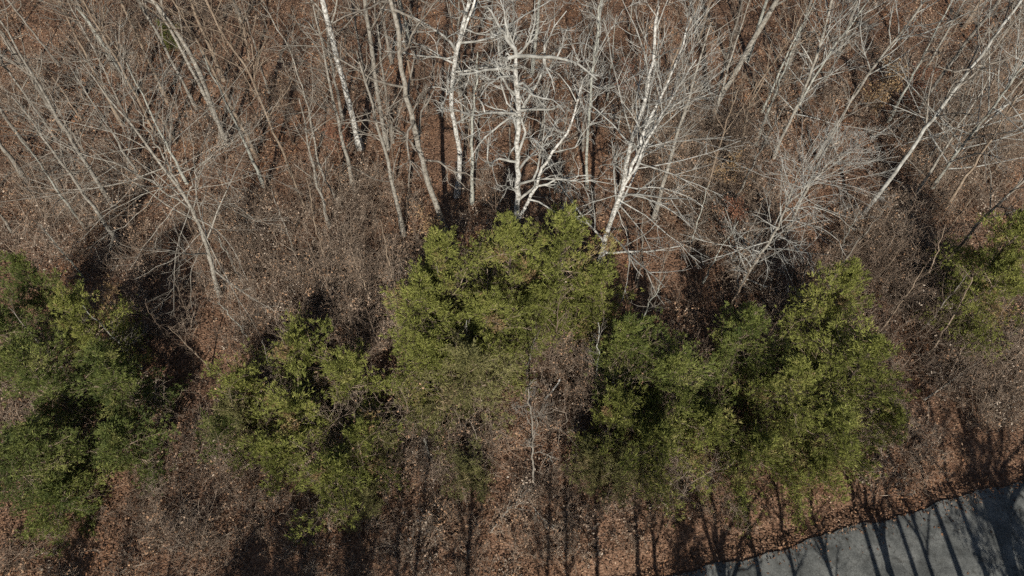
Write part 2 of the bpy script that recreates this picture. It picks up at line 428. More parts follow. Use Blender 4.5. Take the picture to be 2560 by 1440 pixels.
    def named(nm, ty):
        q = N("GeometryNodeInputNamedAttribute"); q.data_type = ty; q.inputs["Name"].default_value = nm
        return [x for x in q.outputs if x.name == "Attribute" and x.enabled][0]
    ip.inputs["Pick Instance"].default_value = True
    cb = N("ShaderNodeCombineXYZ"); Lk(named("turn", 'FLOAT'), cb.inputs[2])
    Lk(gi.outputs[0], ip.inputs["Points"]); Lk(ci.outputs[0], ip.inputs["Instance"])
    Lk(named("shape", 'INT'), ip.inputs["Instance Index"]); Lk(cb.outputs[0], ip.inputs["Rotation"]); Lk(named("size", 'FLOAT'), ip.inputs["Scale"])
    Lk(ip.outputs[0], go.inputs[0])
    md = o.modifiers.new("strew", 'NODES'); md.node_group = ng
    o["kind"] = "stuff"; o["label"] = "tangled brown leafless brush between the trees"; o["category"] = "undergrowth"
build_brush()

# ------------------------------------------------------------------ bare trees
LAND = []        # landmarks: (pixel x, pixel y of the middle, phrase) used to word the labels of small neighbours
def trunk_path(px_path, height, rng, n=22, ly=0.0, wig=.05):
    b = on_ground(*px_path[0]); yb = b[1]
    pts = [b - np.array([0, 0, .15]), b]
    for q in px_path[1:]:
        p = at_y(q[0], q[1], yb)
        p = at_y(q[0], q[1], yb + ly * max(p[2], 0))
        pts.append(p)
    last = pts[-1]
    if height and last[2] < height:
        d = nrm(pts[-1] - pts[-2]); d = nrm(d + np.array([0, 0, .35]))
        pts.append(last + d * (height - last[2]) / max(d[2], .3))
    P = resample(pts, n)
    P[2:] += rng.normal(0, wig, P[2:].shape) * np.linspace(.3, 1, n - 2)[:, None]
    return P
def limb_path(px_path, ystart, dy, n=9, rng=None, wig=.05):
    m = len(px_path)
    pts = [at_y(q[0], q[1], ystart + dy * i / max(m - 1, 1)) for i, q in enumerate(px_path)]
    P = resample(pts, n)
    if rng is not None: P[1:] += rng.normal(0, wig, P[1:].shape)
    return P
STYLE = {
  # n limbs, start fraction, polar angle at trunk, length fraction of height, wiggle, up, children, grandchildren
  'poplar':   dict(n=16, t0=.45, ang=(30, 55), lf=.26, wig=.10, up=.08, c2=7, c3=4, prof='top'),
  'crooked':  dict(n=14, t0=.35, ang=(45, 85), lf=.30, wig=.30, up=.04, c2=9, c3=5, prof='even'),
  'whorl':    dict(n=30, t0=.16, ang=(55, 92), lf=.40, wig=.11, up=.03, c2=9, c3=5, prof='cone'),
  'spray':    dict(n=30, t0=.12, ang=(16, 62), lf=.50, wig=.085, up=.0, c2=7, c3=3, prof='spray'),
  'slim':     dict(n=14, t0=.35, ang=(25, 50), lf=.22, wig=.10, up=.06, c2=5, c3=3, prof='top'),
}
def bare_tree(name, label, phrase, px_path, w0, w1, bark='grey', style='poplar', height=15.0, seed=1, ly=0.0,
              twig_bark=None, stems=(), limbs=(), group=None, cat='tree', scale_limbs=1.0, nlimb=None, P=None, tw=1.25):
    """w0, w1: trunk diameter in metres at base and at top"""
    rng = np.random.RandomState(seed); st = STYLE[style]
    if P is None: P = trunk_path(px_path, height, rng, ly=ly, wig=.06 if style == 'crooked' else .04)
    base = P[1].copy(); base[2] = float(ground_z(base[0], base[1]))
    root = thing(name, label, cat, tuple(base), group)
    if phrase:
        mid = project(P[len(P) // 3]); LAND.append((mid[0], mid[1], phrase))
    hgt = P[-1][2] - base[2]
    n = len(P)
    prof = np.linspace(1, 0, n) ** .9
    R = (w1 + (w0 - w1) * prof) / 2 * .84 * (1 + .05 * rng.normal(0, 1, n))
    R[0:2] *= 1.45; R[2] *= 1.08; R[-1] *= .5
    trunks = [(P, R)]
    part('trunk', tubes(P[None], R[None], 10), M[bark], root)
    for sp, sw0, sw1, dy, sh in stems:                      # further stems of the same tree
        Q = limb_path(sp, base[1] + ly * 2, dy, 16, rng, .05)
        if sh and Q[-1][2] < sh:
            d = nrm(nrm(Q[-1] - Q[-3]) + np.array([0, 0, .3])); ext = Q[-1] + d * (sh - Q[-1][2]) / max(d[2], .3)
            Q = resample(np.r_[Q, ext[None]], 20)
        RR = np.linspace(sw0, sw1, len(Q)) / 2
        part('stem', tubes(Q[None], RR[None], 8), M[bark], root)
        trunks.append((Q, RR))
    tb = M[twig_bark or {'white': 'pale', 'pale': 'grey'}.get(bark, bark)]
    LP, LL, LR = [], [], []
    K = 8
    for sp, sw0, sw1, dy in limbs:                           # limbs traced one by one
        yb = base[1]
        Q = limb_path(sp, yb, dy, K, rng, .04)
        LP.append(Q); LL.append(np.linalg.norm(np.diff(Q, axis=0), axis=1).sum()); LR.append(np.linspace(sw0, sw1, K) / 2)
    ntot = nlimb if nlimb is not None else st['n']
    for ti, (TP, TR) in enumerate(trunks):
        nl = max(3, int(ntot / (1 + .6 * (len(trunks) - 1)))) if ntot else 0
        for i in range(nl):
            t = st['t0'] + (1 - st['t0']) * (i + rng.uniform(0, .9)) / nl
            if ti > 0: t = .15 + .85 * (i + rng.uniform(0, .9)) / nl
            t = min(t, .97)
            pos, tan = along(TP[None], np.array([t])); pos, tan = pos[0], tan[0]
            az = i * 2.4 + rng.uniform(-.6, .6)
            pr = np.array([math.cos(az), math.sin(az), 0]); pr = nrm(pr - pr.dot(tan) * tan)
            a = math.radians(rng.uniform(*st['ang']))
            u = (t - st['t0']) / (1 - st['t0'])
            if st['prof'] == 'top': ll = .55 + .8 * math.sin(math.pi * min(max(u, 0) * .8 + .1, 1))
            elif st['prof'] == 'spray': ll = 1.05 - .65 * u; a = math.radians(rng.uniform(60, 100)) if (i % 3 == 0 and u < .5) else a
            elif st['prof'] == 'cone': ll = 1.05 - .75 * u; a *= 1.08 - .5 * u
            else: ll = .8 + .4 * math.sin(math.pi * max(u, 0)); a *= 1 - .35 * u
            L = st['lf'] * min(hgt, 16) * ll * rng.uniform(.7, 1.2) * scale_limbs
            d = tan * math.cos(a) + pr * math.sin(a)
            Q = grow_dirs(pos[None], d[None], np.array([L]), K, rng, st['wig'], st['up'])[0]
            fi = t * (len(TR) - 1); r0 = float(np.interp(fi, np.arange(len(TR)), TR))
            r0 = min(max(r0 * .45, .013), .075, .012 + L * .012)
            LP.append(Q); LL.append(L); LR.append(r0 * np.linspace(1, .3, K))
    if not LP: return root
    LP = np.array(LP); LL = np.array(LL); LR = np.maximum(np.array(LR) * tw, .0085 * tw)
    P2, L2, R2, i2 = grow(LP, LL, LR, st['c2'], (.15, .98), (25, 60), .48, 6, rng, st['wig'] * 1.1, .03, .0085 * tw)
    P3, L3, R3, i3 = grow(P2, L2, R2, st['c3'], (.2, .98), (25, 60), .55, 4, rng, st['wig'], .03, .0062 * tw)
    l3 = i2[i3]
    for q in range(len(LP)):
        lo = part('limb', tubes(LP[q:q + 1], LR[q:q + 1], 6), tb, root)
        V2, F2 = tubes(P2[i2 == q], R2[i2 == q], 3); V3, F3 = tubes(P3[l3 == q], R3[l3 == q], 3)
        part('twigs', (np.r_[V2, V3], np.r_[F2, F3 + len(V2)]), tb, root, kind='stuff', parent=lo)
    return root

G1 = "tall bare trees of the winter wood"
bare_tree('bare_tree', 'grey bare trunk cut by the left edge, upper of the two there', 'the grey trunk at the left edge',
          [(158, 326), (107, 240), (60, 165), (7, 84), (-60, -10)], .32, .12, 'grey', 'crooked', 14, 101, group=G1)
bare_tree('bare_tree', 'thin grey bare trunk slanting out of the left edge below the thicker one', 'the thin trunk at the left edge',
          [(142, 352), (81, 260), (35, 197), (0, 151), (-60, 60)], .2, .07, 'pale', 'slim', 13, 102, group=G1)
bare_tree('bare_tree', 'wide bushy bare tree with radiating branches in the left half', 'the bushy bare tree at left',
          [(548, 740), (520, 626), (487, 530), (460, 485), (422, 433), (373, 376), (316, 292), (274, 243), (200, 150)], .30, .05, 'pale', 'spray', 15.0, 103, group=G1, twig_bark='pale', scale_limbs=.78, nlimb=44, tw=1.0,
          limbs=[([(478, 512), (446, 580), (428, 680), (436, 790)], .045, .018, -3.0), ([(512, 600), (486, 650), (470, 700), (478, 770)], .04, .016, -2.2),
                 ([(500, 565), (548, 660), (590, 735), (662, 862)], .055, .018, -3.4), ([(466, 494), (404, 556), (352, 630), (322, 676)], .04, .016, -2.2),
                 ([(440, 456), (352, 486), (262, 530), (196, 600)], .045, .016, -1.8), ([(494, 548), (556, 580), (588, 630), (618, 700)], .04, .016, -2.0),
                 ([(470, 500), (530, 512), (588, 506), (630, 548)], .045, .016, -1.2), ([(516, 615), (552, 690), (584, 722)], .035, .016, -2.0),
                 ([(410, 420), (300, 462), (176, 480), (72, 466)], .05, .016, -1.0), ([(505, 580), (452, 640), (396, 668), (338, 700)], .04, .016, -2.4),
                 ([(425, 436), (380, 500), (330, 560), (250, 600)], .04, .016, -1.8), ([(388, 394), (470, 430), (560, 450), (600, 480)], .045, .016, -1.0)],
          stems=[([(460, 485), (410, 395), (370, 330), (335, 255), (300, 180)], .12, .03, .6, 0),
                 ([(487, 530), (400, 470), (330, 420), (200, 385), (90, 330)], .10, .03, -1.0, 0),
                 ([(468, 495), (495, 420), (540, 385), (570, 340)], .09, .03, 1.0, 0)])
bare_tree('bare_tree', 'slim pale bare trunk left of the thicker leaning trunk, upper left', 'the slim pale trunk at upper left',
          [(492, 272), (478, 246), (443, 179), (422, 141), (397, 84), (359, 28), (335, -20)], .24, .11, 'pale', 'slim', 16, 104, group=G1)
bare_tree('bare_tree', 'pale leaning bare trunk with a long dark shadow beside its foot, upper left', 'the pale leaning trunk at upper left',
          [(569, 362), (534, 278), (506, 197), (475, 130), (432, 67), (380, 0)], .36, .18, 'pale', 'poplar', 18, 105, group=G1)
bare_tree('bare_tree', 'long thin bare trunk above the bushy tree, upper left', 'the long thin trunk above the bushy tree',
          [(440, 360), (411, 309), (362, 232), (309, 144), (253, 67), (207, 7)], .17, .07, 'tan', 'slim', 15, 106, group=G1)
bare_tree('bare_tree', 'slender bent bare trunk standing on open brown leaves left of centre', 'the slender bent trunk left of centre',
          [(765, 528), (735, 457), (724, 415), (689, 338), (661, 281), (636, 214), (622, 169), (591, 137), (556, 84), (520, 5)], .22, .09, 'tan', 'poplar', 16, 107, group=G1,
          stems=[([(626, 175), (620, 110), (600, 40)], .07, .03, .4, 0)])
bare_tree('bare_tree', 'thin bare trunk with wispy side branches between bent trunk and thick white trunk', 'the thin wispy trunk left of centre',
          [(855, 520), (837, 492), (798, 422), (784, 352), (766, 253), (742, 176), (707, 95), (657, 7)], .17, .06, 'pale', 'crooked', 14, 108, group=G1, scale_limbs=.7)
bare_tree('bare_tree', 'thick straight white trunk running off the top edge left of centre', 'the thick white trunk left of centre',
          [(901, 372), (890, 327), (868, 239), (844, 151), (823, 70), (803, -10)], .44, .26, 'white', 'poplar', 21, 109, group=G1,
          limbs=[([(836, 130), (800, 85), (752, 46)], .10, .04, -.8)])
bare_tree('bare_tree', 'straight pale trunk just right of the thick white trunk, top edge', 'the straight pale trunk near the top',
          [(968, 372), (955, 292), (944, 239), (934, 158), (923, 88), (911, -10)], .36, .20, 'pale', 'poplar', 20, 110, group=G1)
bare_tree('bare_tree', 'grey trunk with broken limbs and stubs beside the crooked white trunk', 'the grey trunk with broken limbs',
          [(1115, 590), (1099, 531), (1074, 467), (1050, 387), (1035, 316), (1018, 253), (1007, 183), (990, 70), (972, -10)], .42, .20, 'pale', 'crooked', 18, 111, group=G1, nlimb=9,
          limbs=[([(1040, 375), (1000, 320), (950, 300), (905, 296), (830, 310)], .12, .03, -2.0),
                 ([(1028, 290), (1048, 255), (1060, 225)], .08, .03, -1.0),
                 ([(985, 25), (1010, 35), (1060, 60), (1075, 75)], .12, .04, -1.5)])
G2 = "white barked trees in the middle"
bare_tree('sycamore_tree', 'crooked white trunk with a kink, left of the whitest tree', 'the kinked white trunk',
          [(1142, 492), (1152, 397), (1145, 352), (1137, 302), (1119, 267), (1129, 211), (1141, 141), (1152, 74), (1176, -5)], .38, .20, 'white', 'crooked', 17, 112, group=G2, twig_bark='silver', nlimb=18, tw=1.25,
          stems=[([(1150, 105), (1170, 55), (1190, -5)], .16, .08, .3, 16)],
          limbs=[([(1140, 130), (1110, 75), (1070, 70), (1000, 20), (950, 20)], .13, .03, -1.5),
                 ([(1133, 180), (1180, 175), (1232, 165), (1275, 172)], .11, .04, -.8),
                 ([(1141, 140), (1090, 150), (1040, 130), (960, 130)], .09, .03, -1.5)])
bare_tree('sycamore_tree', 'whitest tree with a broken top and twisted limbs, centre of the wood', 'the whitest tree',
          [(1256, 668), (1261, 647), (1271, 608), (1285, 566), (1292, 527), (1296, 500), (1296, 440), (1296, 387), (1289, 345), (1296, 299), (1296, 246), (1290, 176), (1292, 136)], .40, .24, 'white', 'crooked', 0, 113, group=G2, twig_bark='silver', nlimb=20, tw=1.3,
          stems=[([(1298, 545), (1327, 489), (1348, 443), (1373, 397), (1412, 341), (1436, 295), (1443, 253), (1457, 197)], .20, .08, .6, 0)],
          limbs=[([(1292, 140), (1255, 75), (1215, 10)], .16, .05, .5),
                 ([(1292, 140), (1330, 140), (1395, 143), (1460, 165), (1492, 200)], .15, .05, -1.2),
                 ([(1291, 176), (1235, 170), (1190, 180), (1150, 188)], .14, .05, -1.2),
                 ([(1292, 190), (1235, 195), (1200, 240)], .10, .04, -2.0),
                 ([(1297, 276), (1340, 275), (1375, 277), (1410, 262)], .12, .04, -1.0),
                 ([(1292, 140), (1330, 100), (1340, 50), (1335, 0)], .10, .03, .8),
                 ([(1297, 215), (1320, 225), (1345, 250)], .09, .03, -1.0),
                 ([(1292, 280), (1250, 310), (1200, 355), (1170, 400)], .10, .03, -1.6),
                 ([(1292, 137), (1260, 148), (1255, 144)], .16, .08, -.5)])
bare_tree('sycamore_tree', 'white tree dividing into several upright stems, right of the whitest tree', 'the forked white tree',
          [(1492, 690), (1517, 580), (1538, 520), (1562, 460), (1567, 404), (1580, 334), (1609, 274), (1630, 148), (1648, 10)], .40, .12, 'white', 'spray', 14, 114, group=G2, twig_bark='silver', nlimb=40, scale_limbs=.75, tw=1.15,
          limbs=[([(1548, 500), (1620, 540), (1690, 600), (1750, 660)], .07, .02, -2.0), ([(1545, 510), (1600, 570), (1640, 640)], .06, .02, -2.4),
                 ([(1555, 480), (1640, 500), (1720, 560)], .07, .02, -1.2), ([(1540, 520), (1570, 590), (1575, 660)], .05, .02, -2.2),
                 ([(1560, 465), (1640, 470), (1710, 480), (1760, 520)], .07, .02, -.6), ([(1552, 490), (1480, 500), (1430, 530)], .05, .02, -1.0)],
          stems=[([(1560, 462), (1591, 404), (1602, 334), (1644, 264), (1672, 211), (1700, 123), (1730, 40)], .20, .06, .5, 13),
                 ([(1562, 458), (1600, 400), (1640, 310), (1690, 230), (1740, 150)], .16, .05, -.4, 12)])
bare_tree('bare_tree', 'big pale trunk leaning hard to the right, running off the top edge', 'the big leaning trunk',
          [(1768, 308), (1801, 239), (1832, 193), (1857, 148), (1878, 105), (1913, 49), (1950, -10)], .46, .30, 'pale', 'poplar', 20, 115, group=G1)
bare_tree('bare_tree', 'thin grey trunk below the big leaning trunk, forking as it rises', 'the thin forking trunk',
          [(1830, 442), (1836, 422), (1853, 369), (1871, 264), (1900, 200), (1948, 140), (1990, 70)], .17, .06, 'tan', 'slim', 13, 116, group=G1)
bare_tree('bare_tree', 'thin pale pole standing on the tan brush right of the forked white tree', 'the thin pale pole',
          [(1755, 522), (1773, 457), (1790, 390), (1815, 316), (1830, 270)], .13, .06, 'tan', 'slim', 10, 117, group=G1, nlimb=8)
bare_tree('bare_tree', 'straight pale trunk halfway between big leaning trunk and right edge', 'the straight pale trunk at right',
          [(1935, 395), (1941, 369), (1973, 306), (2005, 239), (2033, 169), (2064, 70), (2080, 0)], .24, .13, 'pale', 'poplar', 16, 118, group=G1, twig_bark='silver')
bare_tree('bare_tree', 'pale double looking trunk leaning right, left of the orange leafed sapling', 'the pale right leaning trunk',
          [(2040, 395), (2100, 299), (2117, 271), (2170, 186), (2205, 140), (2290, 30)], .24, .10, 'pale', 'poplar', 15, 119, group=G1, twig_bark='silver')
bare_tree('bare_tree', 'grey straight trunk behind and left of the long white right hand trunk', 'the grey right hand trunk',
          [(2262, 330), (2317, 243), (2370, 165), (2416, 105), (2451, 63), (2500, 0)], .28, .15, 'pale', 'poplar', 17, 120, group=G1)
bare_tree('bare_tree', 'long white trunk leaning to the upper right corner', 'the long white right hand trunk',
          [(2138, 562), (2163, 527), (2222, 454), (2275, 380), (2303, 338), (2335, 292), (2370, 246), (2433, 172), (2479, 98), (2540, 20)], .32, .11, 'silver', 'poplar', 17, 121, group=G1, scale_limbs=.9, twig_bark='grey',
          limbs=[([(2433, 172), (2380, 183), (2345, 165)], .08, .03, -1.0), ([(2440, 165), (2520, 150), (2575, 120)], .08, .03, -.5)])
bare_tree('bare_tree', 'speckled thin grey trunk slanting to the right edge above the evergreens', 'the speckled slanting trunk',
          [(2345, 680), (2402, 615), (2447, 555), (2500, 505), (2565, 450)], .2, .1, 'grey', 'slim', 13, 122, group=G1)
bare_tree('bare_tree', 'low bare tree with bowed spreading branches in the right half', 'the bare tree with bowed branches',
          [(1845, 727), (1888, 654), (1913, 619), (1941, 577), (1966, 517), (1983, 471), (2010, 400)], .26, .05, 'pale', 'spray', 10.5, 123, group=G1, nlimb=56, twig_bark='silver', scale_limbs=.85, tw=1.05,
          limbs=[([(1904, 632), (1872, 634), (1850, 664), (1842, 706)], .045, .018, -1.4), ([(1918, 612), (1956, 636), (1972, 690), (1996, 742)], .05, .018, -2.2),
                 ([(1934, 588), (2004, 606), (2036, 664), (2066, 716)], .05, .018, -1.8), ([(1952, 550), (2026, 552), (2086, 584), (2118, 646)], .05, .018, -1.2),
                 ([(1964, 522), (2036, 514), (2100, 536), (2136, 574)], .05, .018, -.6), ([(1908, 626), (1922, 672), (1908, 724)], .04, .018, -1.8), ([(1945, 570), (1876, 572), (1832, 604)], .045, .018, -1.2)],
          stems=[([(1975, 500), (2005, 480), (2050, 430), (2110, 380)], .10, .03, .8, 0)])
bare_tree('bare_tree', 'grey twiggy tree filling the upper right corner', 'the grey twiggy corner tree',
          [(2330, 470), (2400, 370), (2460, 300), (2540, 190)], .24, .06, 'lichen', 'spray', 15, 124, group=G1, nlimb=40, twig_bark='silver', tw=1.3)
bare_tree('bare_tree', 'dark trunk in place of a cast shadow near the top edge right of centre', 'the dark shadow trunk at the top edge',  # dark bark stands in for a trunk's shadow on the ground here
          [(1822, 170), (1838, 90), (1850, 0)], .34, .24, 'dark', 'poplar', 17, 125, group=G1)
bare_tree('bare_tree', 'grey bare tree with upright sprays between kinked trunk and forked tree, top edge', 'the grey tree at the top middle',
          [(1330, 190), (1338, 110), (1348, 0)], .30, .2, 'lichen', 'poplar', 15, 126, group=G1, twig_bark='silver', tw=1.4)
bare_tree('bare_tree', 'grey tree with steep fine branches near the top edge, upper right', 'the steep fine branched tree',
          [(1960, 330), (2020, 220), (2090, 110), (2160, 20)], .2, .05, 'lichen', 'spray', 13, 127, group=G1, nlimb=32, scale_limbs=.8, twig_bark='silver', tw=1.3)
bare_tree('bare_tree', 'grey upright tree right of the whitest tree, behind its second stem', 'the grey upright tree behind',
          [(1468, 470), (1466, 380), (1475, 250), (1490, 100), (1500, 0)], .24, .1, 'lichen', 'crooked', 14, 128, group=G1, scale_limbs=.8, twig_bark='silver')
bare_tree('bare_tree', 'thin brown tree with fan of fine branches, top left', 'the thin brown tree at top left',
          [(340, 340), (290, 240), (240, 130), (180, 20)], .2, .06, 'grey', 'spray', 14, 129, group=G1, nlimb=30, scale_limbs=.8)
bare_tree('bare_tree', 'bare tree with pale twisting limbs near the top left corner', 'the twisted tree in the top left corner',
          [(150, 165), (90, 90), (40, 30), (0, -30)], .2, .08, 'grey', 'crooked', 13, 130, group=G1)

# ------------------------------------------------------------------ evergreens
def tuft_mesh(C, D, rng, blen, nb=4):
    """needle plumes: nb slender blades at every point C, sweeping along D"""
    c = np.repeat(C, nb, 0); d = np.repeat(D, nb, 0)
    c = c + rng.normal(0, .035, c.shape)
    v = nrm(d + rng.normal(0, .5, d.shape)); L = blen * rng.uniform(.5, 1.35, len(c))
    w = nrm(np.cross(v, rng.normal(0, 1, v.shape))) * (L * rng.uniform(.065, .115, len(c)))[:, None]
    m = c + v * (L * .45)[:, None]
    V = np.stack([c, m + w, c + v * L[:, None], m - w], 1).reshape(-1, 3)
    i = np.arange(len(c)) * 4
    return V, np.stack([i, i + 1, i + 2, i + 3], 1)
SHAPES = []
def evergreen_shapes():
    """nine evergreen shapes: a trunk and eight bough groups, each with its needle sprays; the trees share them"""
    for si, (h, r) in enumerate([(8, 2.5)] * 6 + [(4.5, 2.1)] * 3):
        rng = np.random.RandomState(4200 + si)
        K = 10
        T = np.stack([np.cumsum(rng.normal(0, .06, K)), np.cumsum(rng.normal(0, .06, K)), -.1 + np.linspace(0, h, K)], 1)
        T[:, :2] -= T[0, :2]
        tv = tubes(T[None], (np.linspace(.11, .015, K) * h / 8)[None], 7)
        nb = int(12 + h * 4.8); lean = rng.uniform(0, 6.28)
        wood = [[[], []] for _ in range(8)]; fol = [[[], [], []] for _ in range(8)]
        def put(lst, V, F, extra=None):
            off = sum(len(a) for a in lst[0]); lst[0].append(V); lst[1].append(F + off)
            if extra is not None: lst[2].append(extra)
        for i in range(nb):
            t = .08 + .90 * ((i + rng.uniform(0, 1)) / nb) ** .92
            prof = min(1.0, 1.25 * (1 - t) ** .72 + .10) * (.70 + .30 * min(1, t / .3))
            az = (i * 2.4 + rng.uniform(-.5, .5)) % 6.2832
            L = r * prof * rng.uniform(.4, 1.38) * (1 + .2 * math.cos(az - lean))
            pos, _ = along(T[None], np.array([t]))
            el = math.radians(rng.uniform(-8, 24) + 42 * t)
            d = np.array([[math.cos(az) * math.cos(el), math.sin(az) * math.cos(el), math.sin(el)]])
            B = grow_dirs(pos, d, np.array([L]), 7, rng, .15, -.01)
            ns = int(4 + 4 * L)
            S, SL, SR, _ = grow(B, np.array([L]), np.linspace(.024, .007, 7)[None], ns, (.15, .95), (30, 65), .5, 4, rng, .17, .02, .006)
            g = int(az / 1.5708) % 4 + (4 if t > .45 else 0)
            put(wood[g], *tubes(B, (np.linspace(.024, .007, 7) * (.5 + L / 3))[None], 4)); put(wood[g], *tubes(S, SR, 3))
            allp = np.r_[B[:, [0, 2, 4, 6]], S]
            n = int(11 + 29 * L)
            k = rng.choice(len(allp), n, p=np.r_[.3, np.full(ns, .7 / ns)])
            s = rng.uniform(.15, 1.1, n) ** .65
            q, tan = along(allp[k], np.clip(s, 0, .999))
            q = q + rng.normal(0, .07 + .055 * L, (n, 3)) * np.array([1, 1, .75])
            D = nrm(tan * .9 + d * .3 + np.array([0, 0, .55]) + rng.normal(0, .35, (n, 3)))
            V, F = tuft_mesh(q, D, rng, .20, 8)
            bt = rng.normal(.45, .10)
            tint = np.clip(bt + rng.normal(0, .13, n), 0, 1)
            if rng.uniform() < .07: tint[:] = np.clip(rng.normal(.97, .05, n), 0, 1)     # a browned spray
            put(fol[g], V, F, np.repeat(tint, 32))
        o = mesh_obj("trunk", tv[0], tv[1], M['dark']); tm = o.data; bpy.data.objects.remove(o)
        grp = []
        for g in range(8):
            if not wood[g][0]: continue
            o = mesh_obj("bough", np.concatenate(wood[g][0]), np.concatenate([f if f.shape[1] == 4 else f for f in wood[g][1]]), M['tan']); wm = o.data; bpy.data.objects.remove(o)
            o = mesh_obj("foliage", np.concatenate(fol[g][0]), np.concatenate(fol[g][1]), M['needle_olive'], smooth=False, tint=np.concatenate(fol[g][2])); fm = o.data; bpy.data.objects.remove(o)
            grp.append((wm, fm))
        SHAPES.append((h, r, tm, grp))
def evergreen(label, phrase, apex, h, r, mat='needle_olive', seed=1, density=1.0, base=None, group="evergreens along the wood edge"):
    rng = np.random.RandomState(seed)
    if base is None:
        z = h
        for _ in range(3):
            p = at_z(apex[0], apex[1], z); z = h + float(ground_z(p[0], p[1]))
        x, y = p[0], p[1]
        LAND.append((apex[0], apex[1] + 60, phrase))
    else: x, y = base
    zg = float(ground_z(x, y))
    root = thing('evergreen_tree', label, 'evergreen', (x, y, zg), group)
    h0, r0, tm, grp = SHAPES[seed % 6 if h > 4.6 else 6 + seed % 3]
    root.rotation_euler = (rng.normal(0, .03), rng.normal(0, .03), rng.uniform(0, 6.28))
    root.scale = (r / r0 * rng.uniform(.92, 1.08), r / r0 * rng.uniform(.92, 1.08), h / h0)
    link(bpy.data.objects.new('trunk', tm), root)
    for wm, fm in grp:
        bo = link(bpy.data.objects.new('bough', wm), root); bo["kind"] = "stuff"
        f = link(bpy.data.objects.new('foliage', fm), bo); f["kind"] = "stuff"
        f.material_slots[0].link = 'OBJECT'; f.material_slots[0].material = M[mat]
    return root
evergreen_shapes()
